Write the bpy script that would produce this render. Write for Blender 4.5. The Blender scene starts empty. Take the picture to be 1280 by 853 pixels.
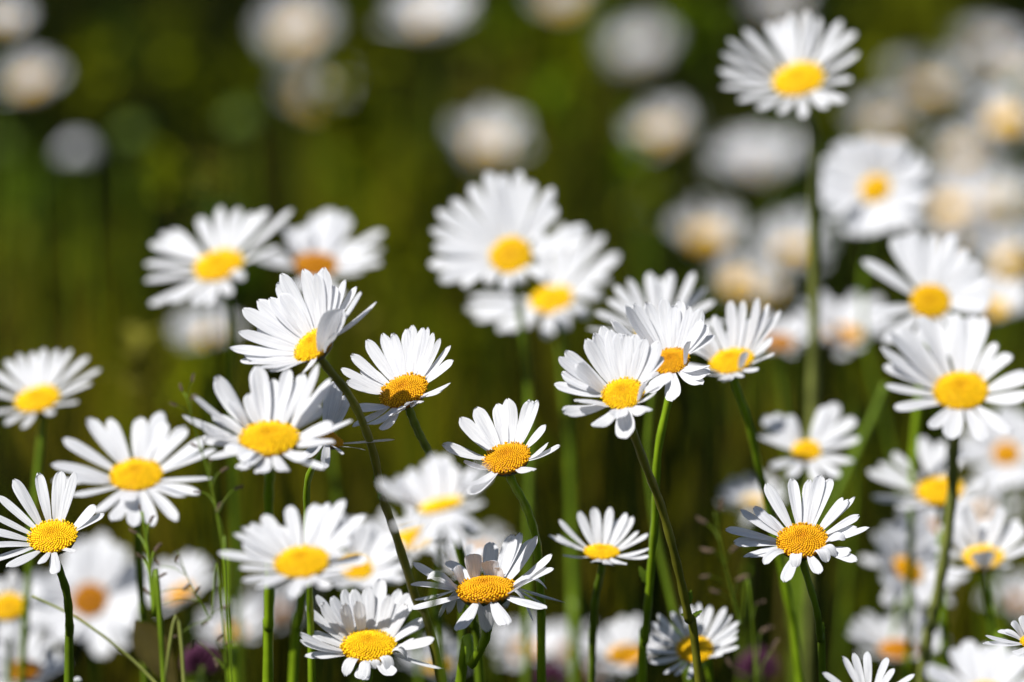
import bpy, math, random
import numpy as np
from mathutils import Vector, Matrix

rng = random.Random(7)
nrg = np.random.default_rng(11)
sc = bpy.context.scene
COL = sc.collection

# ------------------------------------------------------------------ camera
PITCH = math.atan(676 / 7111.0)
CAMZ = 0.72
cam_d = bpy.data.cameras.new('camera')
cam = bpy.data.objects.new('camera', cam_d)
COL.objects.link(cam)
cam.location = (0, 0, CAMZ)
cam.rotation_euler = (math.pi / 2 - PITCH, 0, 0)
cam_d.sensor_width = 36
cam_d.lens = 200
cam_d.clip_start = 0.05
cam_d.clip_end = 6000
cam_d.dof.use_dof = True
cam_d.dof.focus_distance = 1.83
cam_d.dof.aperture_fstop = 6.1
sc.camera = cam

# ------------------------------------------------------------------ world and sun
SUN_EL = math.radians(50)
SUN_DIR = Vector((-0.62, -0.58, 0)).normalized()          # towards the sun, over the left shoulder
SUN_DIR = Vector((SUN_DIR.x * math.cos(SUN_EL), SUN_DIR.y * math.cos(SUN_EL), math.sin(SUN_EL)))
world = bpy.data.worlds.new('World')
sc.world = world
world.use_nodes = True
nt = world.node_tree
bg = nt.nodes['Background']
sky = nt.nodes.new('ShaderNodeTexSky')
sky.sky_type = 'NISHITA'
sky.sun_disc = False
sky.sun_elevation = SUN_EL
sky.sun_rotation = math.atan2(SUN_DIR.x, SUN_DIR.y)
nt.links.new(sky.outputs['Color'], bg.inputs['Color'])
bg.inputs['Strength'].default_value = 0.055
sun_d = bpy.data.lights.new('sun', 'SUN')
sun_d.energy = 5.0
sun_d.angle = math.radians(0.5)
sun_d.color = (1.0, 0.965, 0.91)
sun = bpy.data.objects.new('sun', sun_d)
COL.objects.link(sun)
sun.rotation_euler = SUN_DIR.to_track_quat('Z', 'Y').to_euler()
sc.view_settings.view_transform = 'Standard'
sc.view_settings.look = 'None'
sc.view_settings.exposure = 0.24
sc.view_settings.gamma = 1.0
sc.view_settings.use_curve_mapping = False
sc.cycles.use_denoising = True
sc.cycles.max_bounces = 8
sc.cycles.transmission_bounces = 6
sc.cycles.diffuse_bounces = 4
sc.cycles.sample_clamp_indirect = 6

# ------------------------------------------------------------------ placing
FPX = 7111.0
CR = Vector((1, 0, 0))
CU = Vector((0, math.sin(PITCH), math.cos(PITCH)))
CB = Vector((0, -math.cos(PITCH), math.sin(PITCH)))       # from the scene back to the camera
CL = Vector((0, 0, CAMZ))


def spot(px, py, d):
    """where in the meadow a thing stands that the photo shows at px, py, d metres off"""
    return CL + CR * ((px - 640) / FPX * d) + CU * (-(py - 426.5) / FPX * d) - CB * d


def depth_of(p):
    return -(p - CL).dot(CB)


# ------------------------------------------------------------------ materials
def new_mat(name):
    m = bpy.data.materials.new(name)
    m.use_nodes = True
    m.node_tree.nodes.clear()
    return m, m.node_tree.nodes, m.node_tree.links


def leafy(name, col, trans=0.3, rough=0.5, attr=False, vary=0.35, scale=60.0, tcol=None, spec=0.3):
    """thin plant tissue: a glossy-ish surface that lets light through"""
    m, N, L = new_mat(name)
    out = N.new('ShaderNodeOutputMaterial')
    pr = N.new('ShaderNodeBsdfPrincipled')
    tr = N.new('ShaderNodeBsdfTranslucent')
    mx = N.new('ShaderNodeMixShader')
    mx.inputs[0].default_value = trans
    pr.inputs['Roughness'].default_value = rough
    pr.inputs['Specular IOR Level'].default_value = spec
    if attr:
        src = N.new('ShaderNodeAttribute')
        src.attribute_name = 'Col'
        c = src.outputs['Color']
    else:
        src = N.new('ShaderNodeRGB')
        src.outputs[0].default_value = (*col, 1)
        c = src.outputs[0]
    tc = N.new('ShaderNodeTexCoord')
    no = N.new('ShaderNodeTexNoise')
    no.inputs['Scale'].default_value = scale
    no.inputs['Detail'].default_value = 4
    L.new(tc.outputs['Object'], no.inputs['Vector'])
    mr = N.new('ShaderNodeMapRange')
    mr.inputs['From Min'].default_value = 0.3
    mr.inputs['From Max'].default_value = 0.7
    mr.inputs['To Min'].default_value = 1 - vary
    mr.inputs['To Max'].default_value = 1 + vary
    L.new(no.outputs['Fac'], mr.inputs['Value'])
    mul = N.new('ShaderNodeMixRGB')
    mul.blend_type = 'MULTIPLY'
    mul.inputs[0].default_value = 1
    L.new(c, mul.inputs[1])
    L.new(mr.outputs[0], mul.inputs[2])
    L.new(mul.outputs[0], pr.inputs['Base Color'])
    if tcol:
        tr.inputs['Color'].default_value = (*tcol, 1)
    else:
        L.new(mul.outputs[0], tr.inputs['Color'])
    L.new(pr.outputs[0], mx.inputs[1])
    L.new(tr.outputs[0], mx.inputs[2])
    L.new(mx.outputs[0], out.inputs['Surface'])
    return m


def petal_mat():
    m, N, L = new_mat('petal_white')
    out = N.new('ShaderNodeOutputMaterial')
    pr = N.new('ShaderNodeBsdfPrincipled')
    tr = N.new('ShaderNodeBsdfTranslucent')
    mx = N.new('ShaderNodeMixShader')
    mx.inputs[0].default_value = 0.28
    pr.inputs['Roughness'].default_value = 0.62
    pr.inputs['Specular IOR Level'].default_value = 0.25
    uv = N.new('ShaderNodeUVMap')
    uv.uv_map = 'UVMap'
    mp = N.new('ShaderNodeMapping')
    mp.inputs['Scale'].default_value = (1.6, 16, 1)
    L.new(uv.outputs[0], mp.inputs['Vector'])
    oi = N.new('ShaderNodeObjectInfo')
    sep = N.new('ShaderNodeMath')
    sep.operation = 'MULTIPLY'
    sep.inputs[1].default_value = 37.0
    L.new(oi.outputs['Random'], sep.inputs[0])
    no = N.new('ShaderNodeTexNoise')
    no.noise_dimensions = '4D'
    no.inputs['Scale'].default_value = 1.0
    no.inputs['Detail'].default_value = 3
    L.new(mp.outputs[0], no.inputs['Vector'])
    L.new(sep.outputs[0], no.inputs['W'])
    ramp = N.new('ShaderNodeValToRGB')
    ramp.color_ramp.elements[0].position = 0.28
    ramp.color_ramp.elements[0].color = (0.56, 0.575, 0.63, 1)
    ramp.color_ramp.elements[1].position = 0.55
    ramp.color_ramp.elements[1].color = (0.80, 0.81, 0.84, 1)
    L.new(no.outputs['Fac'], ramp.inputs[0])
    bp = N.new('ShaderNodeBump')
    bp.inputs['Strength'].default_value = 0.7
    bp.inputs['Distance'].default_value = 0.0004
    L.new(no.outputs['Fac'], bp.inputs['Height'])
    L.new(bp.outputs[0], pr.inputs['Normal'])
    L.new(ramp.outputs[0], pr.inputs['Base Color'])
    tr.inputs['Color'].default_value = (0.80, 0.81, 0.84, 1)
    L.new(pr.outputs[0], mx.inputs[1])
    L.new(tr.outputs[0], mx.inputs[2])
    L.new(mx.outputs[0], out.inputs['Surface'])
    return m


def disc_mat(name, tint):
    m, N, L = new_mat(name)
    out = N.new('ShaderNodeOutputMaterial')
    pr = N.new('ShaderNodeBsdfPrincipled')
    pr.inputs['Roughness'].default_value = 0.6
    pr.inputs['Specular IOR Level'].default_value = 0.2
    a = N.new('ShaderNodeAttribute')
    a.attribute_name = 'Col'
    mul = N.new('ShaderNodeMixRGB')
    mul.blend_type = 'MULTIPLY'
    mul.inputs[0].default_value = 1
    mul.inputs[2].default_value = (*tint, 1)
    L.new(a.outputs['Color'], mul.inputs[1])
    L.new(mul.outputs[0], pr.inputs['Base Color'])
    L.new(pr.outputs[0], out.inputs['Surface'])
    return m


M_PETAL = petal_mat()
M_DISC = {'y': disc_mat('disc_yellow', (1.0, 1.0, 1.0)),
          'o': disc_mat('disc_orange', (0.84, 0.67, 0.8)),
          'b': disc_mat('disc_brown', (0.55, 0.36, 0.7))}
M_STEM = {'g': leafy('stem_green', (0.23, 0.36, 0.012), 0.15, 0.42, vary=0.3, scale=90),
          'b': leafy('stem_bronze', (0.20, 0.20, 0.02), 0.1, 0.42, vary=0.35, scale=90),
          'd': leafy('stem_dark', (0.14, 0.22, 0.012), 0.08, 0.42, vary=0.3, scale=90),
          'p': leafy('stem_pale', (0.26, 0.29, 0.07), 0.12, 0.5, vary=0.3, scale=90)}
M_CALYX = leafy('calyx_green', (0.055, 0.075, 0.02), 0.05, 0.5, vary=0.5, scale=400)
M_LEAF = leafy('leaf_green', (0.15, 0.24, 0.02), 0.35, 0.45, vary=0.3, scale=200)
M_BROWNLEAF = leafy('leaf_brown', (0.075, 0.06, 0.012), 0.25, 0.5, vary=0.4, scale=120)
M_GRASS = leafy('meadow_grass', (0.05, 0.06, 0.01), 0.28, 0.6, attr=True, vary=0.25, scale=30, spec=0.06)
M_SPIKE = leafy('grass_seed_head', (0.16, 0.11, 0.075), 0.2, 0.6, vary=0.5, scale=700)
M_CLOVER = leafy('clover_pink', (0.11, 0.03, 0.075), 0.25, 0.6, vary=0.4, scale=500)


# ------------------------------------------------------------------ mesh helpers
def link_mesh(name, verts, faces, m, parent=None, loc=None, uv=None, col=None, smooth=True):
    me = bpy.data.meshes.new(name)
    me.from_pydata([tuple(v) for v in verts], [], faces)
    if smooth:
        me.polygons.foreach_set('use_smooth', [True] * len(me.polygons))
    if uv is not None:
        lay = me.uv_layers.new(name='UVMap')
        li = np.empty(len(me.loops), dtype=np.int32)
        me.loops.foreach_get('vertex_index', li)
        lay.data.foreach_set('uv', np.asarray(uv, dtype=np.float32)[li].ravel())
    if col is not None:
        ca = me.color_attributes.new('Col', 'FLOAT_COLOR', 'POINT')
        c4 = np.ones((len(verts), 4), dtype=np.float32)
        c4[:, :3] = col
        ca.data.foreach_set('color', c4.ravel())
    me.materials.append(m)
    me.update()
    o = bpy.data.objects.new(name, me)
    COL.objects.link(o)
    if parent:
        o.parent = parent
    if loc is not None:
        o.location = loc
    return o


def tube(pts, radii, sides=10, ridges=0.0, nrid=5):
    """a ribbed tube along points, closed at both ends"""
    V, F = [], []
    n = len(pts)
    side = Vector((1, 0, 0))
    for i in range(n):
        t = (pts[min(i + 1, n - 1)] - pts[max(i - 1, 0)]).normalized()
        side = (side - t * side.dot(t))
        if side.length < 1e-6:
            side = t.orthogonal()
        side.normalize()
        up = t.cross(side)
        for k in range(sides):
            a = 2 * math.pi * k / sides
            r = radii[i] * (1 + ridges * math.cos(nrid * a))
            V.append(pts[i] + side * (math.cos(a) * r) + up * (math.sin(a) * r))
    for i in range(n - 1):
        for k in range(sides):
            k2 = (k + 1) % sides
            F.append((i * sides + k, i * sides + k2, (i + 1) * sides + k2, (i + 1) * sides + k))
    F.append(tuple(range(sides))[::-1])
    F.append(tuple((n - 1) * sides + k for k in range(sides)))
    return V, F


def spline(pts, per=6):
    """Catmull-Rom through points"""
    out = []
    P = [pts[0] * 2 - pts[1]] + list(pts) + [pts[-1] * 2 - pts[-2]]
    for i in range(1, len(P) - 2):
        a, b, c, d = P[i - 1], P[i], P[i + 1], P[i + 2]
        for k in range(per):
            t = k / per
            out.append(0.5 * ((2 * b) + (c - a) * t + (2 * a - 5 * b + 4 * c - d) * t * t + (3 * b - a - 3 * c + d) * t ** 3))
    out.append(pts[-1].copy())
    return out


PU = [0, .07, .16, .28, .42, .56, .70, .81, .89, .945, .98, 1.0]
PW = [.40, .50, .62, .77, .90, .98, 1.0, .97, .86, .68, .45, .16]


def petal_geo(B, T, N, e, width, bend, twist, seed, fine=True):
    """ray floret: channelled strap with a toothed tip, bent along a curve from B to T"""
    r = random.Random(seed)
    L = (T - B).length
    C = (B + T) * 0.5 + N * bend + e * (0.10 * abs(bend))
    S0 = N.cross(e)
    V, UV, F = [], [], []
    nv = 9 if fine else 5
    teeth = r.uniform(0.012, 0.035)
    ph = r.uniform(-.5, .5)
    gut = r.uniform(-0.16, 0.34)
    wav = r.uniform(-.12, .12)
    wph = r.uniform(0, 6)
    skew = r.uniform(-.10, .10)
    us = PU if fine else PU[::2] + [1.0]
    ws = PW if fine else PW[::2] + [.16]
    for u, w in zip(us, ws):
        for j in range(nv):
            v = -1 + 2 * j / (nv - 1)
            uu = u + (u ** 8) * teeth * (math.cos(2.6 * math.pi * v + ph) - 0.6) if u > .5 else u
            P = B * (1 - uu) ** 2 + C * (2 * uu * (1 - uu)) + T * uu ** 2
            tan = ((C - B) * (2 * (1 - uu)) + (T - C) * (2 * uu))
            if tan.length < 1e-9:
                tan = T - B
            tan.normalize()
            S = S0 - tan * S0.dot(tan)
            if S.length < 1e-5:
                S = tan.orthogonal()
            S.normalize()
            U = tan.cross(S)
            tw = twist * uu
            S2 = S * math.cos(tw) + U * math.sin(tw)
            U2 = U * math.cos(tw) - S * math.sin(tw)
            h = gut * v * v * w + 0.055 * math.cos(3 * math.pi * v) * w * min(1, u * 4) + wav * math.sin(5 * uu + wph + 2 * v)
            V.append(P + S2 * (v * w * width + skew * width * uu * uu) + U2 * (h * width) - B)
            UV.append((uu, (v + 1) / 2))
    for i in range(len(us) - 1):
        for j in range(nv - 1):
            a = i * nv + j
            F.append((a, a + 1, a + nv + 1, a + nv))
    return V, F, UV


def make_disc(name, n, seed, detail):
    """unit dome packed with tube florets on a golden-angle spiral, the outer rings open"""
    r = random.Random(seed)
    V, F, C = [], [], []

    def H(rho):
        return 0.29 * (1 - rho ** 2.6) - 0.075 * math.exp(-(rho / .20) ** 2)
    rings, seg = 10, 30
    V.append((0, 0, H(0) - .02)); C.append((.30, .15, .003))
    for i in range(1, rings + 1):
        rho = i / rings
        for k in range(seg):
            a = 2 * math.pi * k / seg
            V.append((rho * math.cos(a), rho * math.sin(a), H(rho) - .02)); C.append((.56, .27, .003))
    for k in range(seg):
        F.append((0, 1 + k, 1 + (k + 1) % seg))
    for i in range(rings - 1):
        for k in range(seg):
            a, b = 1 + i * seg + k, 1 + i * seg + (k + 1) % seg
            F.append((a, a + seg, b + seg, b))
    b0 = len(V)                                            # underside rim
    for k in range(seg):
        a = 2 * math.pi * k / seg
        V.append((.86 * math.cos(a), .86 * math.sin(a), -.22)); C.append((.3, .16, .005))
    l0 = 1 + (rings - 1) * seg
    for k in range(seg):
        k2 = (k + 1) % seg
        F.append((l0 + k, b0 + k, b0 + k2, l0 + k2))
    for i in range(n):
        f = (i + .5) / n
        rho = f ** 0.52
        a = i * 2.399963 + r.uniform(-.03, .03)
        x, y = rho * math.cos(a), rho * math.sin(a)
        z = H(rho)
        dz = (H(min(rho + .02, 1.02)) - H(max(rho - .02, 0))) / .04
        nrm = Vector((-dz * math.cos(a), -dz * math.sin(a), 1)).normalized()
        rad = 0.92 * math.sqrt(1.0 / n) * (0.80 + .28 * rho) * r.uniform(.9, 1.1)
        open_ = rho > .86 and r.random() < .75
        hgt = rad * (1.0 if not open_ else r.uniform(1.7, 2.9))
        g = min(1, rho / .42)
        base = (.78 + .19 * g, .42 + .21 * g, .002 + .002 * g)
        j = r.uniform(.85, 1.12)
        if open_:
            base = (.97, .68, .005)
        s1 = nrm.orthogonal().normalized(); s2 = nrm.cross(s1)
        P = Vector((x, y, z))
        i0 = len(V)
        sides = 6
        prof = [(1.0, 0.0), (.92, .55), (.5, .95)] if detail else [(1.0, 0), (.7, .8)]
        if open_ and detail:
            prof = [(.75, 0.0), (.62, .55), (.78, .86), (.3, 1.0)]
        for pi, (pr_, ph) in enumerate(prof):
            for k in range(sides):
                b = 2 * math.pi * k / sides
                V.append(tuple(P + (s1 * math.cos(b) + s2 * math.sin(b)) * (rad * pr_) + nrm * (hgt * ph)))
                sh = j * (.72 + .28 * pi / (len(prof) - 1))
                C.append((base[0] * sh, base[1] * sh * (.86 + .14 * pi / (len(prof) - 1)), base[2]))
        V.append(tuple(P + nrm * hgt)); C.append(tuple(q * j for q in base))
        top = len(V) - 1
        for q in range(len(prof) - 1):
            for k in range(sides):
                a_, b_ = i0 + q * sides + k, i0 + q * sides + (k + 1) % sides
                F.append((a_, b_, b_ + sides, a_ + sides))
        q = i0 + (len(prof) - 1) * sides
        for k in range(sides):
            F.append((q + k, q + (k + 1) % sides, top))
    me = bpy.data.meshes.new(name)
    me.from_pydata(V, [], F)
    me.polygons.foreach_set('use_smooth', [True] * len(me.polygons))
    ca = me.color_attributes.new('Col', 'FLOAT_COLOR', 'POINT')
    c4 = np.ones((len(V), 4), dtype=np.float32); c4[:, :3] = np.array(C)
    ca.data.foreach_set('color', c4.ravel())
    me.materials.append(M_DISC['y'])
    return me


DISC_FINE = [make_disc('disc', 430, s, True) for s in (1, 2, 3)]
DISC_MID = [make_disc('disc', 200, s, False) for s in (4, 5)]


def make_calyx():
    """bowl of overlapping bracts, unit radius"""
    V, F = [], []
    seg = 26
    prof = [(.14, -.62), (.30, -.58), (.58, -.46), (.80, -.30), (.90, -.14), (.88, -.04)]
    for (q, z) in prof:
        for k in range(seg):
            a = 2 * math.pi * k / seg
            V.append((q * math.cos(a), q * math.sin(a), z))
    for i in range(len(prof) - 1):
        for k in range(seg):
            k2 = (k + 1) % seg
            F.append((i * seg + k, i * seg + k2, (i + 1) * seg + k2, (i + 1) * seg + k))
    for row, (nb, q0, z0, q1, z1) in enumerate([(20, .62, -.47, .97, -.08), (18, .34, -.60, .84, -.28)]):
        for k in range(nb):
            a = 2 * math.pi * (k + .5 * row) / nb
            da = math.pi / nb * .85
            i0 = len(V)
            for t, w in ((0, .7), (.55, 1.0), (.88, .6), (1.0, .12)):
                q = q0 + (q1 - q0) * t + .03 * math.sin(math.pi * t)
                z = z0 + (z1 - z0) * t - .03 * math.sin(math.pi * t)
                for s in (-1, 0, 1):
                    V.append(((q + .015 * (s == 0)) * math.cos(a + s * da * w), (q + .015 * (s == 0)) * math.sin(a + s * da * w), z))
            for i in range(3):
                for j in range(2):
                    b = i0 + i * 3 + j
                    F.append((b, b + 1, b + 4, b + 3))
    me = bpy.data.meshes.new('calyx')
    me.from_pydata(V, [], F)
    me.polygons.foreach_set('use_smooth', [True] * len(me.polygons))
    me.materials.append(M_CALYX)
    return me


CALYX = make_calyx()


def leaf_geo(L, W, N, e, droop, lobes=0, n=9):
    """a small stem leaf: a folded blade with (optionally) toothed margins"""
    V, F = [], []
    S = N.cross(e).normalized()
    for i in range(n):
        u = i / (n - 1)
        w = W * (math.sin(math.pi * min(1, u * .93 + .07)) ** .8) * (1 + (.35 * (i % 2) if lobes else 0))
        c = e * (L * u) + N * (L * (.25 * u - droop * u * u))
        for s in (-1, 0, 1):
            V.append(c + S * (s * w) + N * (abs(s) * w * .35))
    for i in range(n - 1):
        for j in range(2):
            a = i * 3 + j
            F.append((a, a + 1, a + 4, a + 3))
    return V, F


# ------------------------------------------------------------------ one daisy
def daisy(label, cx, cy, d, rd, asp, az, R, tips=None, tr=None, n=21, cup=12, bend=0.02, disc='y', stem=None,
          scol='g', q=2, leaves=(), pw=1.0, sr=1.55, seed=0, droop=None, fill=0, cupf=None):
    """cx, cy, rd, R in photo pixels; asp and az give the way the head faces; q: 2 sharp, 1 soft, 0 far"""
    k = d / FPX
    if tips and asp < .8:
        asp -= .09                                           # the domed disc looks rounder than the head is turned
    azr = math.radians(az)
    s = math.sqrt(max(0, 1 - asp * asp))
    N = (CB * asp + (CR * math.cos(azr) + CU * math.sin(azr)) * s).normalized()
    c = spot(cx, cy, d)
    rdm, Rm = rd * k, R * k
    X = N.cross(Vector((0, 0, 1)))
    if X.length < .05:
        X = Vector((1, 0, 0))
    X.normalize()
    Y = N.cross(X)
    r = random.Random(seed * 131 + int(cx * 7 + cy * 13))
    if q < 2 and scol == 'g' and not stem:
        scol, sr = 'd', min(sr, 1.25)
    # stem path
    neck = c - N * (rdm * .58)
    pts = [neck, neck - N * (rdm * .35) - Vector((0, 0, rdm * .25))]
    if stem:
        for i, (sx, sy) in enumerate(stem):
            dd = d + 0.012 * (i + 1) * (1 if asp < .7 else .6)
            pts.append(spot(sx, sy, dd))
    else:
        p = pts[-1]
        pts.append(p + Vector((r.uniform(-.006, .006), r.uniform(0, .01), -.05)))
        pts.append(p + Vector((r.uniform(-.016, .016), r.uniform(0, .02), -.14)))
    last, prev = pts[-1], pts[-2]
    dirv = (last - prev)
    slope = Vector((dirv.x, dirv.y, 0)) / max(.02, -dirv.z)
    slope = slope * min(1, .35 / max(.001, slope.length))
    z = last.z
    f1 = last + slope * (z * .35) - Vector((0, 0, z * .45))
    base = last + slope * (z * .55); base.z = 0.0
    pts += [f1, base]
    root = bpy.data.objects.new('oxeye_daisy', None)
    root.empty_display_size = .02
    COL.objects.link(root)
    root.location = base
    root['label'] = label
    root['category'] = 'daisy'
    root['group'] = 'white daisies growing in the meadow'
    path = spline(pts, 7)
    m = len(path)
    rad = [sr * .00074 * (1.15 - .2 * math.sin(math.pi * i / m) + .35 * i / m + .10 * math.sin(i * 1.7 + seed)) for i in range(m)]
    rad[0] = max(rad[0] * 1.5, rdm * .16)
    V, F = tube([p - base for p in path], rad, 12 if q == 2 else 8, .07 if q == 2 else 0, 4)
    st = link_mesh('stem', V, F, M_STEM[scol], root)
    for (lx, ly, ldx, ldy, ll) in leaves:
        best = min(path, key=lambda p: (p - spot(lx, ly, depth_of(p))).length)
        e = (CR * ldx - CU * ldy + CB * .25).normalized()
        Nl = (CB - e * CB.dot(e)).normalized()
        V, F = leaf_geo(ll * k, ll * k * .16, Nl, e, .15, 1)
        link_mesh('leaf', V, F, M_LEAF, st, best - base)
    # two basal-type leaves down on the stem, as the species has
    for i in range(2 if q == 2 else 1):
        p = min(path, key=lambda v: abs(v.z - (.20 + .08 * i)))
        a = r.uniform(0, 6.28)
        e = Vector((math.cos(a), math.sin(a), .9)).normalized()
        Nl = Vector((-math.cos(a), -math.sin(a), .9)).normalized()
        V, F = leaf_geo(.05, .006, Nl, e, .5, 1)
        link_mesh('leaf', V, F, M_LEAF, st, p - base)
    rot = Matrix((X, Y, N)).transposed().to_4x4()
    me = r.choice(DISC_FINE if q == 2 else DISC_MID)
    dk = bpy.data.objects.new('disc', me)
    COL.objects.link(dk)
    dk.parent = root
    spin = Matrix.Rotation(r.uniform(0, 6.28), 4, 'Z')
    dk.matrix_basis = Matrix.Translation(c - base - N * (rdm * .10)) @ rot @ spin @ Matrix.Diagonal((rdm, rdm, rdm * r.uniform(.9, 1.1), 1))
    if disc != 'y':
        dk.material_slots[0].link = 'OBJECT'
        dk.material_slots[0].material = M_DISC[disc]
    ca = bpy.data.objects.new('calyx', CALYX)
    COL.objects.link(ca)
    ca.parent = root
    ca.matrix_basis = Matrix.Translation(c - base - N * (rdm * .10)) @ rot @ spin @ Matrix.Diagonal((rdm, rdm, rdm, 1))
    # ray florets
    petals = []
    cupr = math.radians(cup)
    if tips:
        ox, oy, zs = tr
        for t in tips:
            tx, ty = ox + t[0] / zs, oy + t[1] / zs
            wmul = t[2] if len(t) > 2 else 1.0
            a, b = tx - cx, -(ty - cy)
            hc = cupr
            if cupf is not None:
                f = min(1, max(0, .5 - b / (1.2 * rd)))
                hc = cupr + (math.radians(cupf) - cupr) * f
            h = math.sin(hc) * R
            w = (h - s * (math.cos(azr) * a + math.sin(azr) * b)) / max(.25, asp)
            bn = math.cos(azr) * a + math.sin(azr) * b
            if bn > .6 * rd:
                w = min(w, -.45 * rd * s)
            l2 = math.hypot(a, b)
            cap = R * 1.10
            if math.sqrt(l2 * l2 + w * w) > cap:
                w = math.copysign(math.sqrt(max(0, cap * cap - l2 * l2)), w)
            if len(t) > 3:                                   # a ray that stands up in front of the disc
                ba, bb = ox + t[3] / zs - cx, -(oy + t[4] / zs - cy)
                bw = -s * (math.cos(azr) * ba + math.sin(azr) * bb) / max(.25, asp)
                bv = (CR * ba + CU * bb + CB * bw)
                bv = bv - N * bv.dot(N)
                e = bv.normalized()
                B = e * (rdm * .92) - N * (rdm * .14)
                T = (CR * a + CU * b) * k + CB * (B.dot(CB) + .22 * R * k)
                petals.append((B, T, e, .15 * (R - rd) * k * wmul * pw, .05 * R * k, 0.0))
                continue
            T = (CR * a + CU * b + CB * w) * k
            flat = T - N * T.dot(N)
            if flat.length < rdm * .3:
                continue
            e = flat.normalized()
            B = e * (rdm * .88) - N * (rdm * .14)
            chord = (T - B).length
            want = (R * .86 - rd) * k
            if chord < want:
                bd = min(1.1 * chord, 1.15 * math.sqrt(chord * (want - chord)) + .02 * chord)
                if bn > .6 * rd:
                    bd = min(bd, .22 * chord)
            else:
                bd = -.07 * chord * r.uniform(.2, 1.5) if cup > 14 else .05 * chord * r.uniform(-.6, 1.4)
            petals.append((B, T, e, .158 * want * wmul * pw * r.uniform(.92, 1.12), bd, r.uniform(-.25, .25)))
        for i in range(fill):                                # second, lower layer of rays
            ph = 2 * math.pi * (i + r.uniform(-.3, .3)) / fill + seed
            e = X * math.cos(ph) + Y * math.sin(ph)
            el = cupr * .8 + math.radians(r.gauss(-4, 6))
            if cupf is not None:
                el = el + (math.radians(cupf) * .6 - el) * min(1, max(0, .5 - e.dot(CU)))
            Lr = R * k * r.uniform(.78, .92)
            T = e * (Lr * math.cos(el)) + N * (Lr * math.sin(el))
            B = e * (rdm * .86) - N * (rdm * .20)
            ch = (T - B).length
            petals.append((B, T, e, .15 * (R - rd) * k * pw, ch * r.uniform(-.04, .08), r.uniform(-.3, .3)))
    else:
        for i in range(n):
            ph = 2 * math.pi * (i + r.uniform(-.28, .28)) / n
            e = X * math.cos(ph) + Y * math.sin(ph)
            el = cupr + math.radians(r.gauss(0, 9))
            front = max(0, e.dot(CB))
            if droop is not None:
                el += math.radians(droop) * front
            Lr = R * k * r.uniform(.88, 1.05) * (r.random() > .05 and 1 or .75)
            T = e * (Lr * math.cos(el)) + N * (Lr * math.sin(el))
            B = e * (rdm * .88) - N * (rdm * .14 + (i % 2) * rdm * .04)
            ch = (T - B).length
            petals.append((B, T, e, .185 * (R - rd) * k * pw * r.uniform(.85, 1.15), ch * (bend + r.uniform(-.05, .08)), r.uniform(-.3, .3)))
    if q == 0:
        VV, FF, UU = [], [], []
        for i, (B, T, e, w, bd, tw) in enumerate(petals):
            V, F, UV = petal_geo(B, T, N, e, w, bd, tw, seed * 77 + i, False)
            o0 = len(VV)
            VV += [v + B for v in V]
            FF += [tuple(x + o0 for x in f) for f in F]
            UU += UV
        link_mesh('corolla', VV, FF, M_PETAL, root, c - base, uv=UU)
    else:
        for i, (B, T, e, w, bd, tw) in enumerate(petals):
            V, F, UV = petal_geo(B, T, N, e, w, bd, tw, seed * 77 + i, q == 2)
            link_mesh('petal', V, F, M_PETAL, root, c - base + B, uv=UV)
    return root


# ------------------------------------------------------------------ ground
def ground():
    xs = np.concatenate([-np.geomspace(1500, 3, 14), np.linspace(-2.4, 2.4, 17), np.geomspace(3, 1500, 14)])
    ys = np.concatenate([np.array([-1500., -300, -60, -10, -2]), np.linspace(0, 24, 61), np.geomspace(27, 2500, 14)])
    V, F = [], []
    for y in ys:
        for x in xs:
            V.append((x, y, -.004 + .012 * math.sin(x * 5.1 + y) * math.sin(y * 3.3 - x) - .008))
    nx = len(xs)
    for j in range(len(ys) - 1):
        for i in range(nx - 1):
            a = j * nx + i
            F.append((a, a + 1, a + nx + 1, a + nx))
    m, Nn, L = new_mat('meadow_soil')
    out = Nn.new('ShaderNodeOutputMaterial')
    pr = Nn.new('ShaderNodeBsdfPrincipled')
    pr.inputs['Roughness'].default_value = .95
    pr.inputs['Specular IOR Level'].default_value = .05
    tc = Nn.new('ShaderNodeTexCoord')
    no = Nn.new('ShaderNodeTexNoise')
    no.inputs['Scale'].default_value = 3.0
    no.inputs['Detail'].default_value = 8
    L.new(tc.outputs['Object'], no.inputs['Vector'])
    rp = Nn.new('ShaderNodeValToRGB')
    rp.color_ramp.elements[0].position = .35
    rp.color_ramp.elements[0].color = (.012, .013, .004, 1)
    rp.color_ramp.elements[1].position = .65
    rp.color_ramp.elements[1].color = (.020, .030, .004, 1)
    L.new(no.outputs['Fac'], rp.inputs[0])
    L.new(rp.outputs[0], pr.inputs['Base Color'])
    L.new(pr.outputs[0], out.inputs['Surface'])
    o = link_mesh('ground', V, F, m)
    o['kind'] = 'structure'


ground()


# ------------------------------------------------------------------ grass
def patch(x, y, s=1.0):
    """slow variation over the meadow, -1 .. 1"""
    return (np.sin(x * 5.3 * s + 1.3 + 1.1 * np.sin(y * 1.9 * s)) * np.sin(y * 2.1 * s + .7 + 1.3 * np.sin(x * 2.7 * s)) * .6
            + np.sin(x * 11.7 * s - y * 4.3 * s + 2.0) * .4)


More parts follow.
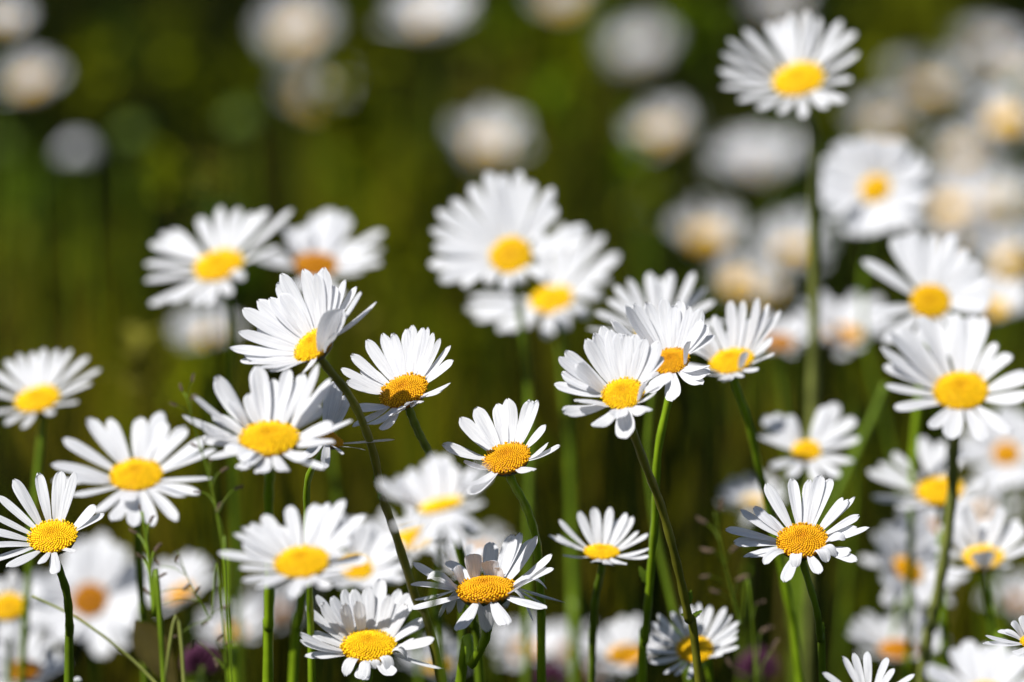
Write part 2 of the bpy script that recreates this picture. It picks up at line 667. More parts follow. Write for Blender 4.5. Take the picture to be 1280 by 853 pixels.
def grass():
    tot = 165000
    cand = 560000
    u = nrg.random(cand)
    y = .55 + 17.0 * u ** 1.6
    x = (nrg.random(cand) * 2 - 1) * (.60 + .24 * y)
    clump = patch(x, y, 3.6)
    keep = nrg.random(cand) < np.clip(.40 + .85 * clump, .06, 1.0)
    P = np.stack([x, y], 1)[keep][:tot]
    nrg.shuffle(P)
    n = len(P)
    g = patch(P[:, 0], P[:, 1], 3.6)
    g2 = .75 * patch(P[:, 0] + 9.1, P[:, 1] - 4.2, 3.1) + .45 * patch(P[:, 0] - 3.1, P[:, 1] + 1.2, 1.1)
    D = P[:, 1]
    Ht = (.33 + .13 * g + .05 * g2 + .07 * nrg.standard_normal(n)).clip(.10, .58)
    # near rows stay lower than the flower stems that rise out of them
    lim = np.where(D < 1.62, .33 + .02 * nrg.random(n), np.where(D < 2.3, .36 + .05 * nrg.random(n), .60))
    Ht = np.minimum(Ht, lim)
    Wd = (.0014 + .0018 * nrg.random(n) ** 2) * (1 + .16 * np.clip(D - 2, 0, 9))
    ang = nrg.random(n) * 2 * np.pi
    lean = np.abs(nrg.normal(.08, .15, n)).clip(0, .7)
    face = nrg.random(n) * np.pi
    seg = 5
    T = np.linspace(0, 1, seg)
    V = np.zeros((n, seg, 2, 3))
    dx, dy = np.cos(ang), np.sin(ang)
    fx, fy = np.cos(face), np.sin(face)
    prof = np.array([.75, 1.0, .9, .6, .06])
    for i, t in enumerate(T):
        off = Ht * lean * t ** 2
        z = Ht * (t - .35 * lean * t ** 2)
        cx = P[:, 0] + dx * off
        cy = P[:, 1] + dy * off
        for s, sg in enumerate((-1, 1)):
            V[:, i, s, 0] = cx + sg * fx * Wd * prof[i]
            V[:, i, s, 1] = cy + sg * fy * Wd * prof[i]
            V[:, i, s, 2] = z - .006
    # yellow green tussocks that catch the sun: foot, crown height, spread
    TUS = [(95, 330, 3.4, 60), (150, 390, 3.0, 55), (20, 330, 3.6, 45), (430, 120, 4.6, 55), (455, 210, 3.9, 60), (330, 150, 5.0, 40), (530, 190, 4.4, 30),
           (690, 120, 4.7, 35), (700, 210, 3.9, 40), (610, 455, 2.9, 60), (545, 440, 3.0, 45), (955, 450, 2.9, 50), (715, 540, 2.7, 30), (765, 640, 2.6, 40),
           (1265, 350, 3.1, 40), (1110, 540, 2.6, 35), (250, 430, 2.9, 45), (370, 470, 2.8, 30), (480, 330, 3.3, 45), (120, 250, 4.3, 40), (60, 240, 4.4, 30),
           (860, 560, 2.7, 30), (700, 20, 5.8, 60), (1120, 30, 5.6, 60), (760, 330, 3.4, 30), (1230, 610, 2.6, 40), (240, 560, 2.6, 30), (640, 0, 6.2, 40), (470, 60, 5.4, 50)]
    tv, tcol = [], []
    for (px, py, dd, wp) in TUS:
        top = spot(px, py, dd)
        sp = wp / FPX * dd
        for _ in range(int(10 + .8 * wp)):
            x0, y0 = top.x + rng.gauss(0, .55) * sp, dd + rng.gauss(0, .6) * sp
            h = top.z * rng.uniform(.70, 1.08)
            a = rng.uniform(0, 6.28)
            ln = abs(rng.gauss(0, .09)) * h
            fa = rng.uniform(-.7, .7)
            wd = rng.uniform(.0018, .0042)
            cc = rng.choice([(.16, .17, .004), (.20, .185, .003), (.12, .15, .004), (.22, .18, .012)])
            for i, t in enumerate(T):
                for sg in (-1, 1):
                    tv.append((x0 + math.cos(a) * ln * t * t + sg * math.cos(fa) * wd * prof[i], y0 + math.sin(a) * ln * t * t + sg * math.sin(fa) * wd * prof[i], h * t - .006))
            tcol.append(cc)
    nt_ = len(tcol)
    V = np.concatenate([V.reshape(-1, 3), np.array(tv)], 0)
    n0, n = n, n + nt_
    idx = (np.arange(n) * seg * 2)[:, None]
    fs = []
    for i in range(seg - 1):
        a = idx + i * 2
        fs.append(np.concatenate([a, a + 1, a + 3, a + 2], 1))
    F = np.concatenate(fs, 0)
    # near-black to green by patch, shade between blades put into the colour; straw, brown
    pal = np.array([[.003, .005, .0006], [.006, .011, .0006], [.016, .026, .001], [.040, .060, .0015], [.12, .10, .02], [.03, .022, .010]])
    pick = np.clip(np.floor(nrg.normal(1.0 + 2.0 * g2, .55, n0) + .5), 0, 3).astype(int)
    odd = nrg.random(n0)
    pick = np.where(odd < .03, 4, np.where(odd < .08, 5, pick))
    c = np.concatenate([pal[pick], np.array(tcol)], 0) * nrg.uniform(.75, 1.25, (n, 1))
    me = bpy.data.meshes.new('grass')
    nv, nf = n * seg * 2, len(F)
    me.vertices.add(nv)
    me.vertices.foreach_set('co', V.reshape(-1).astype(np.float32))
    me.loops.add(nf * 4)
    me.loops.foreach_set('vertex_index', F.reshape(-1).astype(np.int32))
    me.polygons.add(nf)
    me.polygons.foreach_set('loop_start', np.arange(0, nf * 4, 4, dtype=np.int32))
    me.polygons.foreach_set('use_smooth', np.ones(nf, dtype=bool))
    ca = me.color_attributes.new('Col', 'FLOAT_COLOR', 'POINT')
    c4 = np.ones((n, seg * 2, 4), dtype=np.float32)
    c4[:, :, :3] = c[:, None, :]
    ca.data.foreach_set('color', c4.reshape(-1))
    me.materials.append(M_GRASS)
    me.update(calc_edges=True)
    me.validate()
    o = bpy.data.objects.new('grass', me)
    COL.objects.link(o)
    o['kind'] = 'stuff'
    o['label'] = 'dark olive green meadow grass growing between and behind the daisies'
    o['category'] = 'grass'


grass()

# ------------------------------------------------------------------ leafy meadow herbs
def herbs():
    cl = [(x, y, rng.uniform(3.0, 4.8), r_) for (x, y, r_) in [
        (300, 152, 30), (430, 130, 55), (455, 215, 60), (90, 400, 55), (150, 430, 50), (20, 330, 50), (30, 240, 40), (330, 330, 40), (215, 220, 40),
        (530, 235, 40), (690, 130, 45), (700, 225, 45), (720, 60, 45), (805, 245, 28), (790, 190, 40), (620, 470, 55), (560, 430, 45), (950, 470, 50),
        (890, 540, 45), (1100, 570, 45), (1265, 400, 45), (1120, 30, 60), (640, 20, 40), (470, 40, 50), (330, 70, 50), (120, 110, 45), (860, 30, 40),
        (1080, 380, 40), (240, 460, 50), (500, 330, 45), (760, 620, 35), (720, 680, 35), (900, 380, 35), (1040, 150, 35), (1190, 420, 40), (470, 290, 40)]]
    for _ in range(115):
        d = 2.4 + 5.5 * rng.random()
        cl.append((rng.uniform(-260, 1540), rng.uniform(0, 620) - 90 * (d - 2.4) / 5, d, rng.uniform(12, 45)))
    VV, FF, CC = [], [], []
    kinds = [(.10, .16, .002), (.15, .18, .002), (.05, .10, .002), (.06, .10, .012), (.16, .15, .02), (.03, .07, .002), (.13, .145, .002)]
    for i, (px, py, d, rp) in enumerate(cl):
        c = spot(px, py, d)
        if c.z < .05:
            continue
        c.z = min(c.z, .60)
        R_ = rp / FPX * d
        col = kinds[i % 7 if i >= 36 else (i % 2) * 6 if i % 4 else 1]
        foot = Vector((c.x + rng.uniform(-.02, .02), c.y + .02, 0))
        V, F = tube(spline([c, (c + foot) * .5 + Vector((.004, 0, 0)), foot], 4), [.001] * 9, 5)
        o0 = len(VV); VV += V; FF += [tuple(x + o0 for x in f) for f in F]; CC += [(.03, .045, .004)] * len(V)
        for _ in range(int(9 + rp * .35)):
            e = Vector((rng.gauss(0, 1), rng.gauss(0, 1), rng.gauss(.2, .7))).normalized()
            b = c + Vector((rng.gauss(0, .4), rng.gauss(0, .4), rng.gauss(-.1, .5))) * R_
            b.z = max(b.z, .02)
            V, F = leaf_geo(R_ * rng.uniform(.5, 1.1) + .004, R_ * rng.uniform(.10, .24) + .0015, (Vector((0, 0, 1)) - e * e.z + Vector((.01, 0, 0))).normalized(), e, .4, 0, 6)
            j = rng.uniform(.7, 1.3)
            o0 = len(VV); VV += [b + v for v in V]; FF += [tuple(x + o0 for x in f) for f in F]; CC += [tuple(q * j for q in col)] * len(V)
    o = link_mesh('meadow_herbs', VV, FF, M_GRASS, col=np.array(CC))
    o['kind'] = 'stuff'
    o['label'] = 'blurred olive and yellow green leafy herbs mixed into the grass behind the daisies'
    o['category'] = 'ground cover'


herbs()

# ------------------------------------------------------------------ the daisies in focus
Z = dict
daisy('cupped white daisy tilted left on a bent bronze stem, above the broad soft daisy', 391, 430, 1.80, 28, .62, 128, 96,
      [(40, 640), (105, 520), (130, 345), (245, 275), (335, 262), (395, 140), (428, 72), (595, 40, 1.1), (700, 70), (755, 28, 1.35),
       (925, 120), (1010, 175, .7), (1060, 220, .7), (1170, 295, .7), (120, 740), (300, 790), (600, 850), (150, 690), (905, 350, 1.9, 830, 690)],
      (280, 330, 6.095), cup=30, pw=1.15, fill=7, scol='b', stem=[(440, 500), (465, 560), (478, 620), (495, 670), (520, 750), (552, 853)],
      leaves=[(477, 610, -.5, -1, 22), (478, 612, -.2, .9, 14), (480, 606, .3, -1, 14)], seed=1)
daisy('sharp white daisy with amber disc and upright right petals, right of the bent bronze stem', 504, 487, 1.835, 31, .66, 112, 86,
      [(155, 375), (230, 265), (345, 155), (470, 105), (550, 100), (650, 70), (700, 40), (780, 60), (820, 55, .7), (860, 100, .8),
       (915, 140, .7), (995, 195, .8), (995, 485, .8), (765, 630), (690, 620), (560, 720, 1.2), (480, 835), (260, 810), (200, 470), (290, 690), (380, 790)],
      (400, 400, 6.095), cup=20, fill=6, pw=1.1, disc='o', scol='d', stem=[(524, 542), (538, 570), (551, 610), (562, 645), (578, 703), (592, 780), (600, 853)], seed=2)
daisy('sharp white daisy with few wide gapped petals and curved green stem, at the centre', 633, 571, 1.83, 30, .64, 106, 80,
      [(140, 400), (275, 200, 1.15), (390, 125, 1.2), (560, 95), (640, 55, 1.35), (820, 65, 1.1), (865, 65, .7), (930, 255, .8), (945, 385, .8),
       (1035, 410, .8), (830, 590), (345, 775, 1.4), (330, 700), (310, 540, 1.2)],
      (530, 490, 6.095), cup=16, disc='o', pw=1.3, scol='g', stem=[(658, 635), (671, 680), (676, 750), (677, 853)], seed=3)
daisy('sharp cupped white daisy with bright yellow disc, in front of and overlapping its right neighbour', 778.5, 491, 1.80, 27, .77, 102, 87,
      [(55, 515), (80, 370), (115, 335), (95, 455), (225, 275), (270, 240), (310, 205), (350, 225), (400, 240), (440, 245), (490, 250), (545, 270),
       (600, 320), (640, 370, .9), (95, 655), (265, 735), (430, 800, 1.2), (545, 655), (590, 560, .8), (570, 480, .8), (535, 500, .8, 535, 610)],
      (680, 360, 4.267), cup=24, fill=6, pw=1.25, scol='b', stem=[(806, 580), (826, 632), (846, 705), (860, 770), (874, 853)],
      leaves=[(868, 760, .25, -1, 26), (868, 772, .8, -.6, 18), (868, 775, -.9, -.35, 16)], seed=4)
daisy('sharp white daisy with amber disc, half hidden behind its bright cupped left neighbour', 838, 450, 1.85, 24, .72, 105, 80,
      [(355, 175), (430, 95), (480, 85), (550, 75), (640, 50), (700, 90), (735, 65), (780, 95, .8), (835, 110), (850, 170), (915, 255, .9), (865, 420),
       (830, 515), (680, 600, 1.2), (865, 460), (560, 560), (770, 285, .9, 745, 400)],
      (680, 360, 4.267), cup=22, fill=6, pw=1.2, disc='o', scol='g', stem=[(823, 560), (819, 640), (813, 720), (806, 800), (802, 853)],
      leaves=[(810, 728, -.5, -.9, 30)], seed=5)
daisy('softly blurred daisy with fan of upright petals, rightmost of the touching central trio', 914, 450, 1.92, 28, .6, 103, 74,
      [(420, 170), (530, 170), (640, 145), (730, 195, .85), (825, 245, .85), (290, 290), (180, 350), (150, 450), (100, 560), (320, 815), (620, 740),
       (200, 770), (690, 580, .7), (470, 800), (535, 590, .8, 500, 745)],
      (850, 350, 6.56), cup=22, fill=8, pw=1.1, q=2, scol='g', stem=[(936, 530), (950, 590), (962, 640), (985, 750), (1000, 853)], seed=6)
daisy('sharp open daisy with amber dimpled disc and slim dark stem, apart at lower right', 1002.5, 674, 1.83, 32, .68, 96, 86,
      [(40, 440), (165, 290), (265, 270), (370, 95, 1.15), (565, 60, 1.1), (700, 70), (780, 30, 1.1), (860, 60), (945, 200, .8), (985, 215, .8),
       (1035, 195, .75), (1065, 335, .85), (1130, 425, .85), (945, 515, .8), (1030, 670), (875, 640), (805, 680), (740, 765, 1.1), (560, 720), (470, 825),
       (330, 700, .9), (175, 645, .8), (105, 540, 1.2)],
      (900, 590, 6.095), cup=14, cupf=-2, pw=1.08, fill=4, disc='o', scol='d', stem=[(1020, 760), (1025, 800), (1028, 853)], leaves=[(1025, 796, .15, -1, 20)], seed=7, sr=1.3)
daisy('small sharp daisy seen nearly side on, its right tips behind a bright green stem', 752, 688.5, 1.895, 22, .44, 89, 63,
      [(120, 385, .8), (205, 385), (225, 240), (430, 160, 1.1), (570, 120, 1.1), (730, 120, 1.1), (800, 240), (880, 175, 1.1), (945, 210, 1.1), (1000, 345, .8),
       (1090, 370, .85), (1110, 490), (1095, 580), (860, 650), (260, 565, .9), (720, 650), (560, 620)],
      (670, 620, 7.756), cup=16, pw=1.12, scol='d', stem=[(744, 750), (741, 800), (740, 853)], seed=8, sr=1.4)
daisy('sharp ragged daisy with curled drooping petals around a wide flat amber disc, low at centre', 606.5, 734, 1.83, 36, .44, 95, 112,
      [(820, 85, 1.3), (880, 75), (995, 95), (1105, 225, .9), (1065, 300), (1200, 590, .8), (1070, 480), (1060, 610), (970, 710), (775, 630), (640, 785, 1.3),
       (560, 670), (440, 665), (350, 670), (280, 700), (170, 590), (100, 570, .8), (90, 290, 1.3), (200, 400), (410, 310), (530, 220, 1.4), (650, 270, 1.3), (720, 320)],
      (500, 655, 5.82), cup=22, cupf=-26, fill=9, pw=.85, disc='o', scol='g', stem=[(606, 800), (590, 830), (575, 856)], seed=9, sr=1.9)
daisy('sharp daisy with crowded streaky petals and fuzzy golden disc, at the bottom left of centre', 460.5, 806, 1.86, 34, .6, 90, 91,
      [(70, 650), (30, 470), (60, 270), (150, 190), (270, 200), (360, 150), (440, 145), (550, 135), (655, 65, 1.2), (720, 185), (800, 145), (900, 180, 1.5),
       (950, 430), (915, 505, .6), (1140, 740, .6), (865, 670, .7), (735, 760), (610, 740), (530, 820), (390, 790), (35, 520), (370, 250), (480, 230), (200, 240), (850, 250)],
      (370, 715, 6.18), cup=24, cupf=-6, pw=1.15, fill=8, scol='d', stem=[(459, 860), (458, 900)], seed=10)
daisy('sharp daisy with long spaced petals and a knotted green stem, cut by the left edge', 65.5, 669, 1.83, 31, .69, 96, 84,
      [(85, 125, 1.1), (270, 75), (435, 60, 1.5), (550, 70), (725, 320, 1.3), (790, 385, .9), (-30, 250), (-70, 390), (-100, 500), (-90, 620), (-60, 740), (90, 770, 1.1),
       (340, 745, .8), (460, 820), (600, 660, .7)],
      (0, 580, 6.095), cup=14, scol='d', stem=[(83, 740), (87, 790), (86, 853)], leaves=[], seed=11)
daisy('small daisy with yellow disc split by the bronze stem that crosses in front of it', 868.5, 810.5, 1.925, 23, .76, 92, 60,
      [(300, 270), (240, 340), (420, 250), (510, 210), (580, 190), (660, 170), (760, 200, 1.2), (890, 210), (940, 280), (1000, 330), (990, 400), (985, 460), (990, 540),
       (215, 460), (200, 560), (220, 670), (120, 580), (340, 765, .7), (430, 775, .7), (550, 805, .7), (620, 780, .7), (850, 600)],
      (780, 730, 6.935), cup=16, scol='g', stem=[(878, 835), (888, 860)], seed=12, sr=1.3)
daisy('sharp small ragged daisy entering from the right edge near the bottom corner', 1290, 801, 1.84, 15, .6, 90, 62,
      [(1035, 290), (1050, 245, .8), (1130, 230), (1170, 222), (1215, 170), (1275, 140), (1200, 340), (1330, 110), (1400, 130), (1480, 200), (1550, 250),
       (1580, 320), (1480, 400), (1330, 440), (1240, 400)],
      (1000, 740, 4.571), cup=16, seed=13)
daisy('sharp daisy rising from the bottom edge right of centre, only its petal tips in view', 1087, 871, 1.795, 20, .62, 90, 60,
      [(130, 465), (255, 375), (315, 360), (395, 350), (510, 385), (545, 445), (660, 475), (130, 560), (670, 560), (300, 760), (500, 760), (400, 800), (190, 680), (620, 680)],
      (1000, 740, 4.571), cup=14, seed=14)

# ------------------------------------------------------------------ the ring of slightly soft ones
daisy('open soft daisy with double toned yellow disc, behind the sharp daisy at the left edge', 170, 592, 1.94, 33, .64, 92, 98,
      [(85, 430), (150, 260, 1.1), (300, 125, 1.1), (440, 130), (650, 120, 1.1), (790, 85, 1.2), (960, 185, 1.1), (1085, 260, 1.2), (1170, 330), (1160, 520, .8), (1080, 620, .8),
       (90, 540), (250, 630), (400, 740), (520, 790), (650, 830), (780, 830), (930, 800)],
      (50, 500, 5.33), cup=14, pw=1.05, fill=6, stem=[(172, 680), (178, 760), (182, 853)], scol='d', seed=15)
daisy('broad soft daisy on thick bright stem, just below the tilted cupped daisy at left', 336, 546, 1.755, 37, .62, 92, 98,
      [(135, 240), (80, 350, 1.2), (260, 135, 1.3), (330, 280), (480, 80, 1.3), (570, 150), (660, 95, 1.1), (740, 120), (830, 70), (890, 150, 1.5), (1020, 380, 1.1), (870, 640, .9),
       (660, 650), (460, 620), (420, 600), (330, 560), (200, 430)],
      (210, 440, 4.414), cup=16, pw=1.2, fill=11, cupf=4, stem=[(336, 620), (337, 700), (336, 780), (335, 853)], scol='g', seed=16, sr=1.8)
daisy('daisy with thin petals flung right, mostly hidden behind the broad daisy at left', 411, 546, 1.82, 20, .42, 62, 75,
      [(930, 160, 1.5), (985, 240, 1.2), (880, 180), (1250, 485, .5), (1095, 540, .5), (970, 560, .7), (870, 630), (760, 580), (700, 450)],
      (210, 440, 4.414), cup=14, stem=[(385, 600), (384, 660), (387, 750), (390, 853)], disc='o', scol='g', seed=17, sr=1.3)
daisy('soft daisy with a plump yellow disc covering two stems, low at left centre', 377, 701, 1.71, 34, .62, 95, 93,
      [(65, 400, 1.2), (150, 290), (200, 250), (260, 220), (330, 175, 1.2), (490, 120, 1.2), (650, 105, 1.2), (725, 100), (830, 75, 1.3), (970, 170, 1.4), (540, 660, 1.1), (230, 560),
       (330, 600), (760, 600), (890, 330)],
      (260, 610, 4.923), cup=14, pw=1.12, fill=9, stem=[(374, 780), (366, 853)], scol='g', seed=18)
daisy('white daisy with yellow disc peeping out behind the plump disced daisy, above the streaky one', 446, 709, 2.02, 20, .7, 80, 70, n=20, cup=16, q=1, disc='y', seed=19)
daisy('nearest blurred daisy seen side on from below, upright petals, beside the central daisy', 550, 630, 1.63, 27, .20, 104, 82, n=26, cup=34, q=1, bend=-.03, droop=-62, seed=20,
      stem=[(552, 665), (548, 715), (542, 770), (556, 853)], scol='d', sr=1.2)
daisy('large open daisy with round golden disc on a long pale stem, at the right edge', 1201, 487, 1.96, 34, .76, 95, 102,
      [(95, 290, 1.1), (110, 400, 1.1), (145, 205), (215, 175), (335, 110, 1.1), (530, 100, 1.3), (630, 110, 1.3), (695, 115), (750, 260), (830, 330), (920, 450, 1.2), (900, 560, 1.2),
       (800, 770), (640, 810), (450, 800, 1.3), (350, 740), (165, 640, 1.3), (115, 510)],
      (1080, 370, 4.49), cup=12, pw=1.1, stem=[(1192, 560), (1190, 620), (1180, 700), (1165, 780), (1153, 853)], scol='p', leaves=[(1190, 575, -.6, -.6, 12)], seed=21, sr=2.2)
daisy('blurred daisy with wide spaced petals, directly above the large golden disced one at right', 1163, 376, 2.07, 25, .86, 95, 90,
      [(110, 320), (330, 150), (400, 130), (480, 100, 1.2), (620, 130), (760, 125), (850, 235), (930, 330), (1000, 450), (1010, 600, 1.4), (980, 660), (150, 700), (250, 900), (450, 1000),
       (700, 1000), (900, 900)],
      (1060, 270, 5.685), cup=8, pw=1.1, seed=22)
daisy('blurred daisy with half moon yellow disc, crossed by the long pale stem at right', 1175, 612, 2.08, 30, .6, 95, 85,
      [(60, 270, 1.1), (120, 230), (190, 185), (340, 105, 1.2), (430, 125), (520, 180), (600, 330), (590, 390), (70, 390), (180, 440), (520, 470)],
      (1070, 520, 3.876), cup=14, pw=1.15, q=2, seed=23)
daisy('blurred daisy with two wide petal fans, above the sharp open daisy at lower right', 1008, 563, 2.05, 18, .78, 92, 72, [(240, 130, 1.4), (330, 130, 1.3), (285, 120, 1.2), (540, 75, 1.4), (490, 90), (610, 140, 1.4), (625, 220, 1.2), (590, 310), (215, 210, 1.2), (260, 330), (330, 370), (450, 400), (530, 370)],
      (880, 480, 3.2), cup=14, q=1, seed=24)
daisy('small blurred white daisy tucked behind the left petals of the open daisy at lower right', 940, 628, 2.22, 14, .5, 100, 46, n=16, cup=20, q=1, seed=25)
daisy('blurred daisy with saucer petals and yellow oval disc at the lower right edge', 1229, 696, 2.03, 25, .52, 95, 72, n=17, cup=24, q=1, seed=26)
daisy('blurred daisy turned sideways, just left of the long pale stem low at right', 1136, 712, 2.16, 20, .62, 60, 72, n=20, cup=12, q=1, disc='o', seed=27)
daisy('dim blurred daisy with amber disc behind the pale stem, under the half moon disced one', 1173, 662, 2.30, 16, .6, 95, 58, n=18, cup=12, q=1, disc='b', seed=28)
daisy('blurred daisy with dark golden disc at the right edge, under the large golden disced one', 1258, 567, 2.26, 17, .85, 95, 62, n=18, cup=10, q=1, disc='o', seed=29)
daisy('shaded blurred daisy with brownish disc low at right, above the petals at the bottom edge', 1123, 811, 2.16, 24, .42, 90, 70, n=22, cup=22, q=1, disc='b', seed=30)
daisy('very blurred near daisy filling the bottom right corner', 1232, 868, 1.64, 24, .55, 92, 84, n=20, cup=18, q=1, seed=31)
daisy('blurred daisy with tilted oval yellow disc, upper left, left one of an overlapping pair', 273, 331, 2.10, 31, .68, 104, 98, [(90, 310), (190, 240), (70, 410), (80, 490), (110, 600, 1.2), (210, 590), (320, 185), (410, 135), (500, 140), (640, 150, 1.2), (770, 150), (570, 165), (390, 605), (480, 560), (545, 490), (700, 330), (320, 600), (130, 260)],
      (160, 220, 3.709), cup=6, pw=.84, q=1, seed=32, stem=[(287, 400), (290, 480)], scol='d')
daisy('blurred daisy with brown orange disc, behind the right side of the upper left pair', 395, 330, 2.17, 27, .62, 88, 90, [(930, 145, 1.5), (1010, 165, 1.5), (1185, 260, 1.5), (1190, 340, 1.3), (1180, 410, 1.3), (1090, 450), (740, 300), (800, 230, 1.2), (680, 380), (860, 170), (870, 640), (1000, 580), (740, 560)],
      (160, 220, 3.709), cup=14, fill=5, q=1, disc='b', seed=33)
daisy('large blurred daisy facing the camera with round yellow disc, upper centre', 638, 319, 2.10, 26, .9, 108, 103, [(90, 235), (160, 175), (330, 45, 1.3), (250, 110), (480, 45), (545, 90), (640, 125), (655, 220), (790, 305), (745, 375), (620, 570), (500, 585), (55, 490, 1.2), (105, 560), (215, 590), (330, 590), (60, 320), (75, 400), (420, 620), (400, 60)],
      (520, 200, 3.707), cup=8, pw=.84, q=1, seed=34, scol='d')
daisy('blurred daisy tucked under the lower right of the large upper central one', 690, 374, 2.16, 27, .72, 104, 108, [(225, 690), (270, 745, .9), (330, 740, .9), (380, 795), (440, 800, .9), (510, 790), (610, 830, 1.1), (700, 790), (800, 740, 1.1), (945, 430, 1.3), (870, 345), (780, 300), (900, 560), (860, 650), (240, 640), (560, 300), (680, 290)],
      (520, 200, 3.707), cup=4, pw=.84, q=1, seed=35, stem=[(708, 470), (714, 600)], scol='d')
daisy('blurred fan of white petals whose disc hides behind the touching central trio', 822, 412, 2.02, 26, .55, 95, 82, [(915, 500), (1000, 475), (1090, 475), (1180, 475), (1225, 540), (1262, 595), (860, 530), (780, 640), (745, 705), (830, 590), (1300, 680), (800, 760), (1200, 800), (1045, 500)],
      (500, 190, 3.2), cup=12, pw=.9, q=1, seed=36)
daisy('soft daisy with low oval yellow disc, cut by the left edge above the sharp one', 47, 498, 2.03, 28, .62, 102, 82, [(-40, 600), (45, 540), (90, 535), (130, 522), (180, 525), (225, 525), (290, 550), (335, 590), (270, 700), (190, 740), (95, 785), (30, 775), (-50, 740), (-80, 660), (310, 640), (5, 560)],
      (0, 240, 2.666), cup=8, pw=.85, q=1, seed=37, scol='d')
daisy('tall blurred daisy high at upper right on a long straight stem', 998, 98, 2.10, 32, .72, 106, 92, [(115, 190), (140, 140), (200, 95), (285, 70), (370, 40), (430, 28), (475, 50), (550, 65, 1.2), (600, 110), (605, 190), (575, 290), (545, 370), (480, 395), (400, 432), (320, 415), (240, 395), (170, 365), (110, 310), (105, 250), (330, 60)],
      (860, 0, 2.843), cup=10, pw=.84, q=1, seed=38,
      stem=[(1018, 170), (1017, 280), (1018, 400), (1016, 500), (1010, 700)], scol='p', sr=2.5)
daisy('blurred round daisy facing the camera with small yellow centre, below right of the tall one', 1094, 236, 2.30, 19, .86, 122, 74, n=28, cup=10, q=1, seed=39)
daisy('big blurred daisy with brown orange centre facing the camera, low at far left', 112, 750, 2.22, 23, .90, 110, 88, n=22, cup=10, q=1, disc='b', seed=40)
daisy('soft yellow disced daisy cut off by the left edge near the bottom', 10, 758, 2.08, 21, .75, 100, 52, n=16, cup=8, q=1, disc='y', droop=-40, seed=41, scol='d')
daisy('blurred daisy with amber disc low at centre, left of the one split by a stem', 783, 818, 2.16, 22, .5, 95, 60, n=18, cup=16, q=1, disc='o', seed=42)
daisy('blurred white daisy with low orange disc behind the long pale stem at right', 1056, 418, 2.34, 22, .5, 92, 74, n=20, cup=18, q=1, disc='o', seed=43)
daisy('blurred daisy with orange disc peeping out right of the touching central trio', 975, 428, 2.26, 18, .55, 88, 50, n=16, cup=20, q=1, disc='b', seed=44)
daisy('pale blurred daisy below the upper left pair, left of the tilted cupped one', 262, 420, 2.75, 14, .5, 100, 50, n=18, cup=20, q=0, seed=45)
daisy('blurred yellow disced daisy in the gap under the nearest side-on one', 515, 672, 2.12, 22, .5, 95, 62, n=18, cup=14, q=1, seed=46)
daisy('small soft white daisy showing petal tips above the curled ragged one', 578, 712, 1.96, 16, .4, 92, 46, n=17, cup=22, q=1, seed=47)
daisy('blurred white daisy behind the purple grass seeds at lower left', 226, 742, 2.2, 18, .55, 120, 58, n=18, cup=24, q=1, disc='o', seed=48)
daisy('dim blurred daisy with yellow glow low at bottom, between the streaky and ragged ones', 548, 832, 2.2, 18, .5, 90, 52, n=18, cup=16, q=1, seed=49)
daisy('shaded blurred daisy in the bottom left corner', 30, 838, 2.1, 20, .6, 95, 60, n=18, cup=14, q=1, disc='b', seed=50)
daisy('dim white daisy blur low at centre, behind the slim central stem', 655, 812, 2.35, 18, .5, 95, 58, n=18, cup=18, q=1, disc='o', seed=51)
daisy('dim blurred daisy low behind, between two slim stems right of centre', 712, 815, 2.45, 16, .5, 95, 50, n=18, cup=18, q=1, disc='b', seed=52)
daisy('pale blurred daisy low behind the bright stems at left', 292, 790, 2.3, 16, .5, 95, 52, n=18, cup=18, q=1, disc='o', seed=53)

daisy('hazy white daisy behind the petals left of the streaky bottom one', 352, 765, 2.55, 14, .5, 95, 52, n=18, cup=18, q=1, disc='b', seed=58)
daisy('hazy white daisy glimpsed between the nearest side on one and the curled ragged one', 600, 690, 2.5, 13, .5, 95, 44, n=18, cup=18, q=1, disc='o', seed=59)
daisy('dim hazy daisy at the bottom edge under the slim dark stemmed small one', 735, 842, 2.5, 14, .45, 95, 50, n=18, cup=18, q=1, disc='b', seed=60)
daisy('hazy white daisy at the right edge beneath the yellow oval disced one', 1268, 752, 2.5, 14, .5, 95, 46, n=18, cup=18, q=1, disc='b', seed=61)
daisy('hazy white daisy at right behind the half moon disced one', 1225, 640, 2.55, 14, .5, 95, 52, n=18, cup=18, q=1, disc='o', seed=62)

